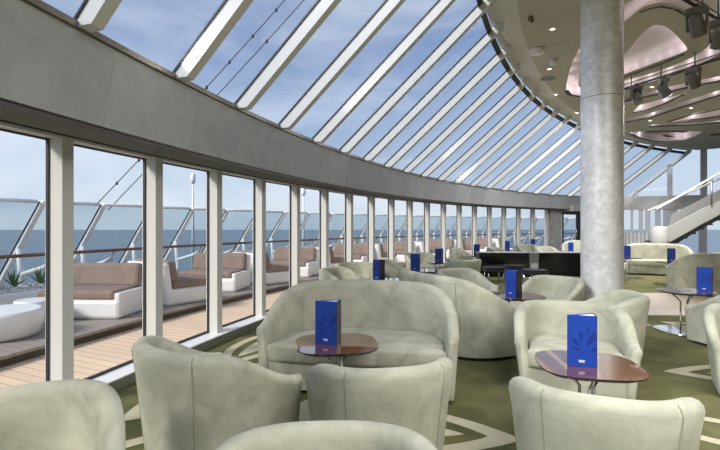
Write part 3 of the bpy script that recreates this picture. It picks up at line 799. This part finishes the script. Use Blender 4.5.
for px, py, lab in ((560, 45, 'flat round grey ceiling speaker right of the smoke detector'), (548, 78.5, 'flat round grey ceiling speaker under the lit downlights')):
    g = MB(); g.lathe(at_height(px, py, ZC-.0255), [(.16, -.008), (.17, 0)], M['greypost'] if py > 60 else M['ceil'], 24); tag(g.build('ceiling_speaker'), lab, 'speaker', 'flush ceiling speakers')

# ------------------------------------------------------------------ staircase
YS = 15.0
r = thing('staircase', 'staircase with pale cladding and dark steps rising to the right picture edge', 'staircase', (9.8, YS, .004))
def SP(px, py, dy=0): q = at_depth(px, py, YS); return Vector((q.x-9.8, dy, q.z-.004))
def slab(nm, pts, d0, d1, m):
    g = MB(); A_ = [SP(x, y, d0) for x, y in pts]; B_ = [SP(x, y, d1) for x, y in pts]
    g.face(A_, m); g.face(B_[::-1], m)
    for i in range(len(pts)):
        j = (i+1) % len(pts); g.face([A_[i], A_[j], B_[j], B_[i]], m)
    return g.build(nm, r)
slab('cladding', [(664, 229), (684, 219), (704, 208), (716, 203), (790, 163), (790, 181), (720, 214.5), (700, 225), (669, 243)], 0, .05, M['stairwhite'])
slab('far_cladding', [(700, 213), (720, 203), (790, 166), (790, 181), (720, 214.5), (696, 227)], 1.3, 1.35, M['stairwhite'])
slab('stringer', [(668, 243), (700, 225.3), (720, 214.9), (790, 181.4), (790, 186), (720, 219), (700, 229.5), (674, 245)], -.01, .08, M['stairdark'])
c0 = SP(670, 244)
for k in range(14):
    px = 672+k*8.5; py = 243-(px-670)*.535
    q = SP(px, py); g = MB(); g.box(q+Vector((.1, .68, -.02)), (.34, 1.25, .05), M['stairdark']); g.build('step', r)
g = MB(); q = SP(661, 236, .1); g.lathe((q.x, .1, 0), [(.24, 0), (.24, q.z+.28), (.20, q.z+.31)], M['stairwhite'], 24); g.build('newel_drum', r)
g = MB(); q = SP(676, 243); g.box((q.x+.1, .7, q.z/2-.1), (.9, 1.2, q.z-.2), M['stairdark']); g.build('landing', r)
for nm, pts, d0 in (('handrail', [(656.5, 209.7), (682, 195), (790, 133)], 0.02), ('handrail', [(672, 210), (720, 188.5), (790, 157)], 1.3)):
    g = MB(); g.tube([SP(x, y, d0) for x, y in pts], .035, M['white'], 10); g.build(nm, r)
for px in (712, 745):
    g = MB(); g.tube([SP(px, 178 if px == 712 else 160, .02), SP(px, 208 if px == 712 else 190, .02)], .03, M['steel'], 8); g.build('baluster', r)

# ------------------------------------------------------------------ outside: rail, windscreen, furniture
def tang(a): return Vector((sin(a), cos(a), 0))
def rad(a): return Vector((-cos(a), sin(a), 0))        # outwards
def a_at(px, r):                                       # angle where a picture column meets radius r
    lo, hi = -.1, 1.2
    for _ in range(60):
        md = (lo+hi)/2; q = arc(r, md)
        if q.y < .2 or 360+F*q.x/q.y < px: lo = md
        else: hi = md
    return lo
g = MB(); pts = [arc(31.7, -.1+1.44*k/80, .95) for k in range(81)]; g.tube(pts, .03, M['teakrail'], 8)
tag(g.build('handrail'), 'long teak handrail along the outer windscreen', 'handrail')
WT = 1.86
aw0, aw1 = a_at(41, 32.0), a_at(102, 32.0); dw = aw1-aw0
bays = [aw0+dw*k for k in range(-3, int((1.36-aw0)/dw))]
for n_, a in enumerate(bays):
    base = arc(33.4, a, .0); top = arc(31.98, a, WT)
    T = tang(a); O = rad(a)
    r = thing('windscreen_frame', 'slanted white windscreen frame with blue glass on the outer deck', 'windscreen', (base.x, base.y, 0), 0, 'windscreen frames along the deck edge')
    lb = Vector((0, 0, 0)); lt = top-base
    nrm = lt.cross(T).normalized()*.10
    g = MB(); h = T*.045
    g.hexa([lb-h, lb+h, lb+h-nrm, lb-h-nrm], [lt-h, lt+h, lt+h-nrm*.6, lt-h-nrm*.6], M['white']); g.build('slanted_beam', r)
    g = MB(); g.hexa([lb-T*.06, lb-T*.046, lb-T*.046-nrm*.22, lb-T*.06-nrm*.22], [lt-T*.06, lt-T*.046, lt-T*.046-nrm*.22, lt-T*.06-nrm*.22], M['gasket']); g.build('gasket', r)
    lo = arc(32.52, a, .12)-base; k1 = arc(32.50, a, .62)-base; k2 = lt*.60
    g = MB(); g.tube([lo, arc(32.46, a, .40)-base, k1, k2], .05, M['white'], 8); g.build('leg', r)
    g = MB(); g.tube([arc(32.50, a, .56)-base, arc(31.95, a, .70)-base, arc(31.76, a, .78)-base, arc(31.70, a, .915)-base], .042, M['white'], 8); g.build('bracket', r)
    if n_ < len(bays)-1:
        b2 = bays[n_+1]; bb = arc(33.4, b2, .0)-base; bt = arc(31.98, b2, WT)-base
        g = MB(); g.face([lb+h, bb-T*.07, bt-T*.07, lt+h], M['scrglass']); g.build('pane', r, merge=False)
        g = MB(); g.tube([lt, bt-T*.09], .03, M['white'], 8); g.build('top_bar', r)
PZ = .12
def lounge(name, label, a, r_, turn, w_=1.5, d_=.95, arms=True):
    """moulded white deck sofa with taupe cushions, facing local -Y"""
    p = arc(r_, a, PZ); inw = -rad(a)
    dirv = inw*cos(turn)+tang(a)*sin(turn)
    o = thing(name, label, 'outdoor sofa', p, face_rz(dirv), 'white moulded deck sofas')
    def rb(nm, x0, x1, y0, y1, z0, z1, m, bev, par=o):
        g = MB(); g.box(((x0+x1)/2, (y0+y1)/2, (z0+z1)/2), (x1-x0, y1-y0, z1-z0), m); return g.build(nm, par, bevel=bev)
    h = w_/2; e_ = d_/2
    rb('base', -h, h, -e_, e_, .0, .27, M['resin'], .05)
    g = MB(); bk = [(-h, e_-.13), (h, e_-.13), (h, e_), (-h, e_)]
    g.hexa([Vector((x, y, .2)) for x, y in bk], [Vector((x*.98, y+.07, .70)) for x, y in bk], M['resin']); g.build('back_shell', o, bevel=.04)
    if arms: rb('arm', h-.09, h, -e_+.02, e_-.04, .2, .37, M['resin'], .03)
    rb('seat_cushion', -h+.03, h-(.10 if arms else .03), -e_+.03, e_-.14, .26, .40, M['taupe'], .045)
    g = MB(); bk = [(-h+.03, e_-.27), (h-.05, e_-.27), (h-.05, e_-.11), (-h+.03, e_-.11)]
    g.hexa([Vector((x, y, .38)) for x, y in bk], [Vector((x*.98, y+.08, .735)) for x, y in bk], M['taupe']); g.build('back_cushion', o, bevel=.05)
labs = [('white deck sofa with a wide taupe back, seen between the first and second mullions', 'white deck sofa seen from its end between the second and third mullions'),
        ('white deck sofa with taupe cushions between the third and fourth mullions', 'white deck sofa seen end on between the fourth and fifth mullions'),
        ('taupe backed deck sofa between the fifth and sixth mullions', 'white end of a deck sofa outside the sixth mullion'),
        ('taupe backed deck sofa above the small shaded armchair by the windows', 'white end of a deck sofa right of the seventh mullion'),
        ('taupe backed deck sofa above the second menu along the windows', 'white end of a deck sofa beyond the third menu along the windows'),
        ('taupe backed deck sofa just left of the black divider', 'white end of the deck sofa outside above the black divider'),
        ('small taupe backed deck sofa far along the platform', 'far white deck sofa end near the last mullions')]
for k in range(7):
    lounge('deck_sofa', labs[k][0], .3015+.0943*k, 30.1, -1.3, 1.25, .86)
    lounge('deck_sofa', labs[k][1], .3477+.0943*k, 29.9, 1.27, 1.2, .84, arms=False)
def drum(px, py, rr, h, lab):
    p = floor_at(px, py, PZ); g = MB(); prof = [(rr*.80, 0), (rr*.93, .05), (rr, h*.55), (rr*1.0, h-.05), (rr*.97, h-.01), (rr*.9, h)]
    g.lathe(p, prof, M['resin'], 32); tag(g.build('drum_table'), lab, 'table', 'white drum tables on the deck')
drum(2, 337, .42, .33, 'larger white round drum table at the far left picture edge'); drum(34, 324, .23, .33, 'smaller white round drum table close beside the first mullion')
# planter with agaves
pc = arc(31.35, a_at(12, 31.35), PZ); r = thing('planter', 'low white gravel planter behind the round drum tables', 'planter', pc, 0)
ap = a_at(12, 31.35); tr = atan2(tang(ap).y, tang(ap).x)
g = MB(); g.box((0, 0, .17), (1.75, .65, .34), M['resin'], tr); g.build('trough', r, bevel=.04)
g = MB(); g.box((0, 0, .34), (1.66, .56, .03), M['gravel'], tr)
for k in range(60):
    q = Vector((rnd.uniform(-.78, .78), rnd.uniform(-.25, .25), .36)); q.rotate(Matrix.Rotation(tr, 3, 'Z')); s_ = rnd.uniform(.02, .045); g.lathe(q, [(s_*.5, -s_*.6), (s_, 0), (s_*.5, s_*.6)], M['gravel'], 6)
o = g.build('gravel', r, merge=False); o['kind'] = 'stuff'
for (px, py), lab in zip(((5, 305), (15, 289), (27, 300), (38, 290), (43, 300)), ('spiky green agave at the far left picture edge', 'spiky agave behind the white windscreen leg', 'spiky agave right of the white windscreen leg', 'tallest agave beside the first mullion', 'small agave tucked against the first mullion')):
    ti = {5: -.7, 15: -.32, 27: .03, 38: .4, 43: .72}[px]
    q = pc+tang(ap)*ti+rad(ap)*rnd.uniform(-.15, .15); q.z = PZ+.40; R_ = thing('agave_plant', lab, 'plant', q, 0, 'agaves in the gravel planter')
    g = MB()
    for k in range(18):
        az = k*2.4; el = .5+.9*(k/18); l = rnd.uniform(.2, .32); d = Vector((cos(az)*cos(el), sin(az)*cos(el), sin(el))); s_ = Vector((-sin(az), cos(az), 0))
        P = [Vector(), d*l*.5+Vector((0, 0, -.01)), d*l]; wv = (.014, .017, .001)
        g.grid([[P[i]-s_*wv[i], P[i]+Vector((0, 0, -.012 if i < 2 else 0)), P[i]+s_*wv[i]] for i in range(3)], M['leaf'], False)
    g.build('leaves', R_, merge=False)
# masts and rigging
def mast(px, py0, py1, Y, lab):
    p0, p1 = at_depth(px, py0, Y), at_depth(px, py1, Y)
    r = thing('mast', lab, 'mast', (p0.x, p0.y, p0.z-2.2), 0, 'slim white masts beyond the windscreen'); h = p1.z-p0.z+2.2
    g = MB(); g.tube([(0, 0, 0), (0, 0, h)], .06, M['white'], 8, .03); g.build('pole', r)
    g = MB(); g.lathe((0, 0, h), [(.03, 0), (.09, .08), (.09, .3), (.03, .38)], M['white'], 12); g.build('lamp_head', r)
mast(193, 212, 184, 16, 'slim white mast seen between the third and fourth mullions'); mast(303.5, 213, 196, 18, 'slim white mast seen between the fifth and sixth mullions')
def rig(p, q, lab, n=9):
    g = MB(); g.tube([p.lerp(q, k/16)-Vector((0, 0, .06*sin(pi*k/16))) for k in range(17)], .011, M['cable'], 6)
    for k in range(1, n): c = p.lerp(q, k/n)-Vector((0, 0, .06*sin(pi*k/n))); g.lathe(c, [(.01, -.05), (.03, -.03), (.03, .02), (.01, .04)], M['cable'], 8)
    tag(g.build('string_light_cable'), lab, 'cable', 'rigging cables above the deck')
rig(at_depth(95, 206, 11), at_depth(300, -17, 10.5), 'upper string light cable crossing the sky outside'); rig(at_depth(108, 210, 11.4), at_depth(322, -20, 10.9), 'lower rigging cable running beneath the string lights', 4)

# ------------------------------------------------------------------ unseen walls and fill lights added for the light, lamps in the ceiling recesses
g = MB(); g.box((13.1, 1.5, 2.45), (.2, 17, 4.9), M['walnut']); struct(g.build('wall_right_added'), 'unseen dark walnut wall added to darken the right side', 'wall')  # unseen wall added to cut light and reflections from the right
g = MB(); g.box((5.2, -7.1, 2.45), (15.8, .2, 4.9), M['beige']); struct(g.build('wall_back_added'), 'unseen beige rear wall added to shape the light', 'wall')  # unseen wall added to close off the light from behind
def area(x, y, z, sx, sy, e_, col=(1, .975, .96), spread=180):
    l = bpy.data.lights.new('fill_area_light', 'AREA'); l.shape = 'RECTANGLE'; l.size = sx; l.size_y = sy; l.energy = e_; l.color = col; l.spread = radians(spread)  # fill light added under the ceiling, no fitting there
    o = bpy.data.objects.new('fill_area_light', l); COL.objects.link(o); o.location = (x, y, z)
area(9, 13, ZC-.06, 4, 3, 420); area(3.4, .8, ZC-.06, 5, 4, 190, spread=125); area(4.0, -3.0, ZC-.06, 6, 4, 420)
for k in range(9):  # uplights added on the stone band to brighten the ceiling
    a = .12+.10*k; l = bpy.data.lights.new('added_uplight', 'SPOT'); l.energy = 40; l.color = (1, .97, .93); l.spot_size = radians(95); l.spot_blend = .8; l.shadow_soft_size = .12
    o = bpy.data.objects.new('added_uplight', l); COL.objects.link(o); o.location = arc(26.9, a, 2.80); o.rotation_euler = Vector((DH.x, DH.y, .62)).to_track_quat('-Z', 'Y').to_euler()
def cove_lamps(lp, step, e_, inset=.93, z=ZC+.13):
    P = scale_poly(lp, inset)
    for k in range(0, len(P), step):
        l = bpy.data.lights.new('cove_lamp', 'POINT'); l.energy = e_; l.color = (1, .90, .92); l.shadow_soft_size = .10
        o = bpy.data.objects.new('cove_lamp', l); COL.objects.link(o); o.location = (P[k][0], P[k][1], z)
cove_lamps(C1, 3, .6, .95, ZC+.12); cove_lamps(C2, 3, .3, .88, ZC+.12); cove_lamps(C8, 3, 1.6, .8); cove_lamps(C4, 2, 1, .8)
for c_ in (C3, C5, C6, C7): cove_lamps(c_, 2, 1.3, .9)
scn.view_settings.view_transform = 'Standard'; scn.view_settings.look = 'None'; scn.view_settings.gamma = 1; scn.view_settings.exposure = .25
scn.view_settings.use_curve_mapping = False
scn.cycles.use_denoising = True; scn.cycles.max_bounces = 10; scn.cycles.transparent_max_bounces = 24; scn.cycles.sample_clamp_indirect = 6
scn.cycles.caustics_reflective = False; scn.cycles.caustics_refractive = False
